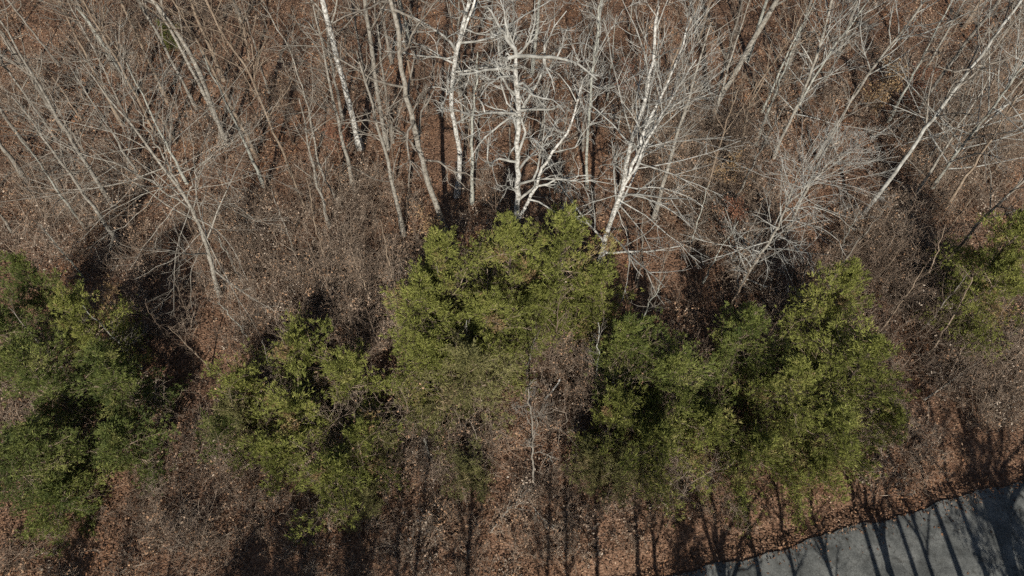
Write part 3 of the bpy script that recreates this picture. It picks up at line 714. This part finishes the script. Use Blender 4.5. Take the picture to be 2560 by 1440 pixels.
EV = [
 # label, phrase, apex pixel, height, radius, material, density
 ('olive evergreen with a pointed top below the grey trunk with broken limbs', 'the evergreen below the broken limbed trunk', (1105, 585), 8.5, 2.3, 'needle_olive', .85),
 ('evergreen spire in front of the foot of the whitest tree', 'the evergreen at the whitest tree', (1275, 572), 8.5, 2.3, 'needle_olive', .8),
 ('tallest evergreen spire right of the whitest tree', 'the tallest evergreen spire', (1413, 545), 9.5, 2.5, 'needle_olive', .85),
 ('broad evergreen at the left side of the central green clump', 'the left evergreen of the central clump', (1055, 690), 7.5, 2.7, 'needle_olive', 1),
 ('yellowish evergreen in the middle of the central green clump', 'the middle evergreen of the central clump', (1215, 735), 7.0, 2.6, 'needle_olive', 1),
 ('evergreen at the right shoulder of the central clump, below the forked white tree', 'the right evergreen of the central clump', (1490, 680), 6.2, 2.3, 'needle_olive', 1),
 ('evergreen in the heart of the central clump, below the tallest spire', 'the inner evergreen of the central clump', (1345, 725), 5.6, 2.1, 'needle_olive', .9),
 ('low evergreen at the bottom of the central clump, left of the bare gap', 'the low evergreen left of the bare gap', (1150, 870), 6.0, 2.8, 'needle_dull', 1),
 ('lowest left evergreen of the central clump beside grey brush', 'the lowest left evergreen of the clump', (1050, 850), 5.5, 2.2, 'needle_olive', 1),
 ('dark green evergreen right of the bare gap', 'the dark evergreen right of the bare gap', (1590, 795), 6.2, 2.5, 'needle_green', 1.1),
 ('deep green evergreen with dense foliage between central clump and right clump', 'the deep green evergreen', (1690, 895), 5.6, 2.5, 'needle_green', 1.2),
 ('low olive evergreen directly right of the dead snag', 'the olive evergreen right of the snag', (1535, 1010), 4.4, 2.1, 'needle_olive', .9),
 ('low evergreen near the road below the deep green one', 'the low evergreen near the road', (1630, 1060), 4.6, 2.3, 'needle_olive', .9),
 ('tallest evergreen of the right clump, beside a black shadow', 'the tallest evergreen of the right clump', (2165, 668), 8.5, 2.2, 'needle_olive', 1.1),
 ('narrow evergreen at the upper left of the right clump', 'the narrow evergreen of the right clump', (1890, 790), 7.0, 1.9, 'needle_green', .8),
 ('bright yellow green evergreen at the right side of the right clump', 'the bright evergreen of the right clump', (2205, 850), 7.5, 2.5, 'needle_olive', 1.25),
 ('evergreen in the shaded middle of the right clump', 'the shaded evergreen of the right clump', (2010, 900), 6.5, 2.6, 'needle_olive', .9),
 ('low spreading evergreen at the lower right of the right clump', 'the low spreading evergreen', (2130, 1030), 5.5, 2.7, 'needle_olive', 1.1),
 ('low evergreen nearest the road at the bottom of the right clump', 'the low evergreen nearest the road', (1930, 1085), 4.4, 2.3, 'needle_olive', 1),
 ('upper evergreen at the right edge of the picture', 'the upper evergreen at the right edge', (2595, 525), 8.5, 2.3, 'needle_olive', 1.1),
 ('lower evergreen at the right edge of the picture', 'the lower evergreen at the right edge', (2545, 650), 7.0, 2.1, 'needle_olive', 1.1),
 ('evergreen at the top of the left middle clump, under the bushy bare tree', 'the top evergreen of the left middle clump', (735, 848), 4.6, 2.1, 'needle_olive', 1),
 ('upper left evergreen of the left middle clump', 'the left evergreen of the left middle clump', (600, 935), 4.2, 2.0, 'needle_olive', 1),
 ('right evergreen of the left middle clump beside grey brush', 'the right evergreen of the left middle clump', (850, 905), 4.4, 2.0, 'needle_olive', .9),
 ('broad low evergreen at the foot of the left middle clump', 'the broad evergreen of the left middle clump', (745, 1000), 4.2, 2.3, 'needle_olive', 1.05),
 ('lowest evergreen of the left middle clump above a wide shadow', 'the lowest evergreen of the left middle clump', (810, 1165), 3.8, 2.2, 'needle_olive', 1),
 ('evergreen with a sunlit olive top at the upper end of the left clump', 'the sunlit topped evergreen at left', (150, 745), 7.6, 2.0, 'needle_olive', 1.15),
 ('small dark evergreen at the left edge above the sunlit topped one', 'the small dark evergreen at the left edge', (0, 635), 7.0, 1.6, 'needle_dark', .9),
 ('dark evergreen against the left edge in the middle of the left clump', 'the dark evergreen against the left edge', (25, 880), 6.8, 2.3, 'needle_dark', 1.1),
 ('evergreen at the right side of the left clump beside deep shadow', 'the right evergreen of the left clump', (225, 895), 6.2, 2.2, 'needle_dark', 1.05),
 ('low evergreen in the corner of the left clump nearest the lower left', 'the low evergreen at lower left', (45, 1065), 5.6, 2.4, 'needle_dark', 1.05),
 ('low evergreen reaching right over brown leaves, lower left', 'the low right reaching evergreen', (255, 1080), 4.6, 2.0, 'needle_dark', 1),
]
EV += [
 ('low dull evergreen shrub in grey brush left of the bare gap', 'the dull shrub in grey brush', (960, 1090), 2.4, 1.5, 'needle_dull', .7),
 ('small dull evergreen shrub below the grey brush at the bottom middle', 'the small shrub at the bottom middle', (1180, 1160), 2.4, 1.6, 'needle_dull', .7),
 ('small evergreen shrub left of the dead snag', 'the small shrub left of the snag', (1080, 1010), 2.8, 1.6, 'needle_dull', .8),
 ('low dark evergreen shrub at the left foot of the left middle clump', 'the low dark shrub', (560, 1060), 3.0, 1.7, 'needle_green', .8),
 ('low evergreen shrub right of the broad one in the left middle clump', 'the low shrub of the left middle clump', (880, 1070), 3.6, 2.0, 'needle_olive', .8),
 ('small dull evergreen just above the wide bottom shadow', 'the small evergreen above the wide shadow', (900, 1210), 2.4, 1.6, 'needle_dull', .8),
 ('low dull evergreen between the bare gap and the road', 'the low evergreen beside the road', (1560, 1150), 3.0, 1.8, 'needle_dull', .8),
 ('small olive evergreen above the road at the right clump', 'the small olive evergreen above the road', (2060, 1140), 3.0, 1.8, 'needle_olive', .8),
 ('small evergreen shrub at the right corner of the right clump', 'the small shrub at the right corner', (2240, 1010), 3.2, 1.7, 'needle_olive', .9),
 ('small evergreen shrub at the lower left corner over brown leaves', 'the small lower left shrub', (120, 1220), 3.2, 1.9, 'needle_green', .9),
 ('small evergreen right of the bottom of the bare gap', 'the small evergreen right of the gap', (1490, 1140), 2.8, 1.4, 'needle_dull', .8),
 ('evergreen cut by the left edge in the middle of the left clump', 'the evergreen cut by the left edge', (-50, 790), 6.4, 2.4, 'needle_dark', 1),
 ('lower evergreen cut by the left edge near the lower left corner', 'the lower evergreen cut by the left edge', (-30, 1130), 5.2, 2.4, 'needle_dark', 1),
 ('leftmost evergreen of the left middle clump beside the brown bank', 'the leftmost evergreen of the middle clump', (545, 1010), 3.8, 1.9, 'needle_dull', 1),
 ('evergreen filling the lower middle of the left middle clump', 'the lower middle evergreen', (690, 1110), 3.8, 2.2, 'needle_olive', 1),
 ('small dark evergreen shrub deep in the wood at the upper left', 'the small dark shrub deep in the wood', (405, 55), 2.4, 1.1, 'needle_green', 1),
 ('middling evergreen bridging the deep green one and the right clump', 'the bridging evergreen', (1770, 1010), 4.4, 2.2, 'needle_olive', .9),
]
for i, (lab, ph, ap, h, r, mt, dn) in enumerate(EV):
    evergreen(lab, ph, ap, h, r * .9, mt, 300 + i, dn)

# ------------------------------------------------------------------ the trees across the road whose shadows fall into view
def side_y(x, y, m):
    '''keep a tree off the asphalt: wood side where there is room, else across the road'''
    e = float(edge_y(x))
    if y > e + m + .4: return y
    return min(y, e - ROAD_W * _en - m)
for i, (px, y0, h, lab, sty, w) in enumerate([
    (2330, 3.0, 13, 'slim bare tree whose thin shadow crosses the road left of the forked shadow', 'slim', .3),
    (2190, 2.5, 14, 'straight bare tree whose single dark shadow crosses the road into the brush', 'poplar', .4),
    (2080, 1.0, 12, 'slim bare tree whose faint shadow lies on the middle of the road', 'slim', .28),
    (1900, 1.5, 14, 'bare tree whose shadow lies on the road near its left end', 'poplar', .4),
    (1640, 0.0, 14, 'bare tree whose shadow rises through leaves just left of the road', 'poplar', .34),
    (1590, -.5, 15, 'bare tree whose shadow is the left of a close pair beside the road', 'poplar', .36),
    (1440, -1.0, 12, 'bare tree whose thin shadow falls below the dead branches', 'slim', .28),
    (2290, 3.2, 14, 'bare tree whose shadow crosses the road just left of the large forked shadow', 'poplar', .34),
    (2400, 3.6, 15, 'bare tree whose shadow runs beside the large forked shadow on the road', 'poplar', .42),
    (2460, 4.2, 14, 'bare tree whose shadow merges into the large forked shadow', 'poplar', .36),
    (1980, 1.2, 13, 'bare tree whose shadow lies on the road between two darker ones', 'slim', .26),
    (1790, 0.5, 13, 'bare tree whose shadow falls across the left tip of the road', 'slim', .26),
    (1500, -1.2, 14, 'bare tree whose shadow rises left of the close pair beside the road', 'poplar', .34),
    (1350, -1.2, 13, 'bare tree whose faint shadow rises toward the dead snag', 'slim', .26),
    (1060, -1.2, 13, 'bare tree whose shadow stands between two broader ones at the bottom', 'poplar', .3),
    (900, -1.8, 13, 'bare tree whose shadow sticks out of the wide bottom shadow at its right', 'poplar', .3),
    (700, -2.4, 13, 'bare tree whose shadow sticks out of the wide bottom shadow at its left', 'poplar', .34),
    (560, -3.0, 14, 'bare tree whose shadow rises left of the wide bottom shadow', 'poplar', .3),
    (420, -3.4, 14, 'bare tree whose shadow crosses the brown leaves at lower left', 'poplar', .34),
    (300, -3.8, 14, 'bare tree whose shadow rises toward the low right reaching evergreen', 'slim', .28),
    (1150, 0.5, 11, 'bare tree casting the broad upright shadow at the bottom middle', 'poplar', .5),
    (1000, 0.5, 11, 'bare tree casting the upright shadow left of the bottom middle', 'poplar', .4),
]):
    rng = np.random.RandomState(700 + i)
    X = on_ground(px, 1438)[0]
    yy = side_y(X, min(y0, 1.2), .6); h = h + max(0, (y0 - 1.2) * .6)
    b = np.array([X, yy, float(ground_z(X, yy))])
    P = resample([b - [0, 0, .15], b, b + [rng.normal(0, .2), -.2, h * .5], b + [rng.normal(0, .5), -.6, h]], 20)
    st = []
    bare_tree('roadside_tree', lab, None, None, w, .08, 'grey', sty, h, 700 + i, P=P, group="bare trees across the road", nlimb=20, scale_limbs=.8, tw=1.5)
def fan_tree(label, foot_px, fork_px, tips, w, seed):
    """a tree across the road whose fork and stem tips throw their shadows on the given spots"""
    k = math.tan(math.radians(SUN_EL))
    f = on_ground(*fork_px); X = on_ground(*foot_px)[0]
    yb = min(4.0, float(edge_y(X)) - ROAD_W * _en - .5)
    b = np.array([X, yb, float(ground_z(X, yb))])
    zf = b[2] + (f[1] - yb) * k
    F0 = np.array([f[0], yb, zf])
    P = resample([b - [0, 0, .15], b, b * .5 + F0 * .5, F0, F0 + [.1, -.2, 2.0]], 16)
    root = bare_tree('roadside_tree', label, None, None, w, w * .5, 'grey', 'poplar', 0, seed, P=P, group="bare trees across the road", nlimb=0)
    rng = np.random.RandomState(seed)
    for tx, ty, ww in tips:
        g = on_ground(tx, ty); zt = b[2] + (g[1] - yb) * k
        s0 = F0 - np.array([0, 0, rng.uniform(.0, 1.6)])
        tip = np.array([g[0], yb - .4, zt]); tip2 = tip + (tip - s0) * .8
        Q = resample([s0, s0 * .6 + tip * .4 + [0, 0, .3], tip, tip2], 14)
        part('stem', tubes(Q[None], np.linspace(ww, ww * .25, 14)[None] / 2, 8), M['grey'], root)
        L = np.linalg.norm(tip2 - s0)
        P1, L1, R1, _ = grow(Q[None], np.array([L]), np.linspace(ww, ww * .25, 14)[None] / 2, 12, (.2, .98), (25, 55), .3, 6, rng, .14, .05, .012)
        P2, L2, R2, _ = grow(P1, L1, np.minimum(R1, .03), 6, (.2, .98), (25, 55), .5, 4, rng, .14, .03, .009)
        V1, F1 = tubes(P1, np.minimum(R1, .03), 4); V2, F2 = tubes(P2, R2, 3)
        part('branches', (np.r_[V1, V2], np.r_[F1, F2 + len(V1)]), M['grey'], root, kind='stuff')
fan_tree('large many stemmed bare tree whose forked shadow crosses the road at the right', (2520, 1438), (2490, 1320),
         [(2385, 990, .28), (2462, 1030, .34), (2500, 1040, .26), (2556, 1080, .3), (2420, 1080, .2), (2590, 1140, .3)], .85, 790)
fan_tree('forked bare tree whose shadow spreads over the road left of the large one', (2235, 1438), (2190, 1330),
         [(2186, 1190, .3), (2150, 1250, .18), (2215, 1230, .2)], .42, 791)
fan_tree('forked bare tree whose shadow covers the left end of the road', (1800, 1438), (1800, 1400),
         [(1760, 1290, .25), (1830, 1280, .3), (1880, 1310, .2)], .5, 792)
for i, (px, y0, h, r, lab) in enumerate([
    (2560, 1.0, 10.0, 1.9, 'added unseen evergreen across the road to darken the road at the right edge'),  # unseen tree added to deepen the shade on the right road corner
    (1730, 0., 8.6, 1.7, 'evergreen across the road shading the left end of the road'),
    (640, -3.4, 9.4, 2.4, 'evergreen across the road casting the left end of the wide bottom shadow'),
    (760, -3.2, 10.4, 2.8, 'evergreen across the road casting the middle of the wide bottom shadow'),
    (880, -2.1, 9.6, 2.6, 'evergreen across the road casting the right end of the wide bottom shadow'),
    (190, 2.6, 6.5, 1.4, 'evergreen out of view casting the narrow shadow in the lower left corner')]):
    X = on_ground(px, 1438)[0]
    evergreen(lab, None, None, h, r, 'needle_green', 760 + i, 1.25, base=(X, side_y(X, y0, 1.)), group="evergreens across the road")

# ------------------------------------------------------------------ saplings
def label_for(px, py, head, used):
    """word a label from the nearest landmark that has this side still free"""
    best = sorted(LAND, key=lambda q: (q[0] - px) ** 2 + (q[1] - py) ** 2)
    for q in best:
        dx, dy = px - q[0], py - q[1]
        if abs(dx) > abs(dy): w = 'left of' if dx < 0 else 'right of'
        else: w = 'above' if dy < 0 else 'below'
        lab = f"{head} {w} {q[2]}"
        if lab not in used:
            used.add(lab); return lab
    used.add(lab); return lab
USED = set()
def sapling(px, py, h, w, bark, seed):
    rng = np.random.RandomState(seed)
    b = on_ground(px, py)
    lean = rng.normal(0, .06 * h, 2)
    P = resample([b - [0, 0, .1], b, b + [lean[0] * .3, lean[1] * .3, h * .5], b + [lean[0], lean[1], h]], 14)
    P[2:] += rng.normal(0, .035, P[2:].shape)
    mid = project(P[6]); big = h > 7.5
    heads = {'pale': 'pale', 'tan': 'tan', 'grey': 'grey', 'lichen': 'greenish grey', 'brown': 'brown'}
    head = f"slim {heads[bark]} young tree" if big else f"thin {heads[bark]} sapling"
    root = thing('young_tree' if big else 'sapling', label_for(mid[0], mid[1], head, USED), 'tree' if big else 'sapling', tuple(b),
                 "slim young trees of the wood" if big else "thin bare saplings between the trees")
    R = np.linspace(w, w * .25, 14) / 2; R[:2] *= 1.3
    part('trunk', tubes(P[None], R[None], 7), M[bark], root)
    n = int(7 + h * .9)
    P1, L1, R1, _ = grow(P[None], np.array([h]), R[None], n, (.25, .98), (25, 60), .30, 6, rng, .14, .05, .011)
    R1 = np.minimum(R1, .026)
    P2, L2, R2, _ = grow(P1, L1, R1, 5, (.15, .98), (25, 55), .5, 4, rng, .15, .03, .0078)
    V1, F1 = tubes(P1, R1, 4); V2, F2 = tubes(P2, R2, 3)
    tm = M[{'pale': 'grey', 'lichen': 'grey', 'grey': 'brown', 'tan': 'brown'}.get(bark, bark)]
    part('branches', (V1, F1), tm, root, kind='stuff')
    part('twigs', (V2, F2), tm, root, kind='stuff')
rng = np.random.RandomState(77)
pts = []
tries = 0
while len(pts) < 205 and tries < 30000:
    tries += 1
    px, py = rng.uniform(-60, 2620), rng.uniform(40, 1180)
    if py > 1000 and rng.uniform() > .4: continue
    if any((px - a) ** 2 + ((py - b) * 1.2) ** 2 < 76 ** 2 for a, b in pts): continue
    g = on_ground(px, py)
    if (g[1] - edge_y(g[0])) / _en < 2.5: continue
    pts.append((px, py))
for i, (px, py) in enumerate(pts):
    if py < 620: h = rng.uniform(4.5, 14.5)
    elif py < 1000: h = rng.uniform(3.5, 7.2)
    else: h = rng.uniform(2, 3.5)
    sapling(px, py, h, .021 * h if h > 7.5 else .035 + .014 * h, ['pale', 'grey', 'lichen', 'pale', 'tan'][i % 5] if h > 7.5 else ['tan', 'brown', 'grey', 'tan', 'lichen', 'brown'][i % 6], 900 + i)

# ------------------------------------------------------------------ young trees that kept their dry leaves
def leafy_sapling(label, px, py, h, r, mat, seed, n):
    rng = np.random.RandomState(seed)
    b = on_ground(px, py)
    root = thing('beech_sapling', label, 'sapling', tuple(b), "young trees holding dry leaves")
    P = resample([b - [0, 0, .1], b, b + [.1, 0, h * .5], b + [.15, .1, h]], 10)
    R = np.linspace(.035, .008, 10)
    part('trunk', tubes(P[None], R[None], 6), M['tan'], root)
    P1, L1, R1, _ = grow(P[None], np.array([r * 1.5]), R[None], 26, (.2, .98), (50, 80), 1.0, 6, rng, .12, .03, .008)
    part('branches', tubes(P1, R1, 4), M['tan'], root, kind='stuff')
    k = rng.randint(0, len(P1), n)
    q, tan = along(P1[k], rng.uniform(.2, 1, n)); q = q + rng.normal(0, .13, q.shape)
    az = rng.uniform(0, 6.28, n); L = rng.uniform(.04, .075, n)
    U = nrm(np.stack([np.cos(az), np.sin(az), rng.normal(-.3, .5, n)], 1)); W = nrm(np.cross(U, rng.normal(0, 1, U.shape)))
    V, F = leaves_mesh(q, U * L[:, None], W * (L * .55)[:, None], rng.uniform(-.02, .02, n), rng)
    part('leaves', (V, F), M[mat], root, tint=np.repeat(np.clip(rng.normal(.5, .2, n), 0, 1), 4), smooth=False, kind='stuff')
leafy_sapling('young tree with pale orange dry leaves right of the pale right leaning trunk', 2165, 300, 4.5, 1.3, 'dryleaf', 1, 1500)
leafy_sapling('young tree with rusty dry leaves at the upper right, beside the pale orange one', 2250, 280, 4.0, 1.2, 'rustleaf', 2, 1300)
leafy_sapling('young tree with tan dry leaves around the thin pale pole', 1800, 480, 3.5, 1.2, 'dryleaf', 3, 1200)
leafy_sapling('young tree with reddish dry leaves below the thin pale pole', 1810, 600, 3.0, 1.2, 'rustleaf', 4, 1300)
leafy_sapling('young tree with brown dry leaves near the top edge, left of the big leaning trunk', 1545, 250, 3.5, 1.0, 'rustleaf', 5, 900)
leafy_sapling('young tree with dry leaves at the foot of the thick white trunk', 850, 400, 3.0, 1.0, 'rustleaf', 6, 900)
leafy_sapling('young tree with yellowish dry leaves left of the spire by the broken limbed trunk', 1085, 640, 3.5, 1.0, 'dryleaf', 7, 800)

# ------------------------------------------------------------------ dead wood
def fallen(label, px_path, w0, w1, bark, seed, z=.12, side=10):
    rng = np.random.RandomState(seed)
    pts = [on_ground(*q) + np.array([0, 0, z + .12 * i]) for i, q in enumerate(px_path)]
    root = thing('fallen_branch', label, 'branch', tuple(pts[0]))
    P = resample(pts, 9); R = np.linspace(w0, w1, 9) / 2
    part('stem', tubes(P[None], R[None], 8), M[bark], root)
    L = np.linalg.norm(P[-1] - P[0])
    P1, L1, R1, _ = grow(P[None], np.array([L]), R[None], side, (.3, .98), (25, 55), .5, 6, rng, .15, .02, .012)
    P2, L2, R2, _ = grow(P1, L1, R1, 5, (.2, .98), (25, 55), .5, 4, rng, .15, .02, .008)
    V1, F1 = tubes(P1, R1, 4); V2, F2 = tubes(P2, R2, 3)
    part('twigs', (np.r_[V1, V2], np.r_[F1, F2 + len(V1)]), M[bark], root, kind='stuff')
fallen('short pale fallen limb lying in the bare gap above the dead snag', [(1362, 1004), (1378, 988), (1396, 966)], .16, .09, 'white', 1, .25, 3)
fallen('dead branch with tangled twigs lying below the dead snag', [(1225, 1335), (1262, 1290), (1290, 1262), (1330, 1225)], .07, .03, 'pale', 2, .2, 12)
fallen('fallen dead branch with fine twigs right of the tangled dead branch', [(1320, 1250), (1345, 1290), (1385, 1330)], .06, .025, 'pale', 3, .2, 12)
fallen('thin fallen branch slanting through brown brush near the right edge above the road', [(2300, 1010), (2400, 940), (2560, 830)], .10, .05, 'pale', 4, .5, 10)
fallen('curving fallen branch in the gap right of the central clump', [(1385, 960), (1420, 900), (1405, 840)], .09, .04, 'tan', 5, .3, 10)
bare_tree('dead_tree', 'dead white snag with stubby twigs standing in the bare gap below the central clump', 'the dead snag',
          [(1334, 1216), (1332, 1130), (1331, 1070), (1328, 1020), (1327, 975)], .12, .07, 'grey', 'crooked', 0, 140, nlimb=9, scale_limbs=.45)
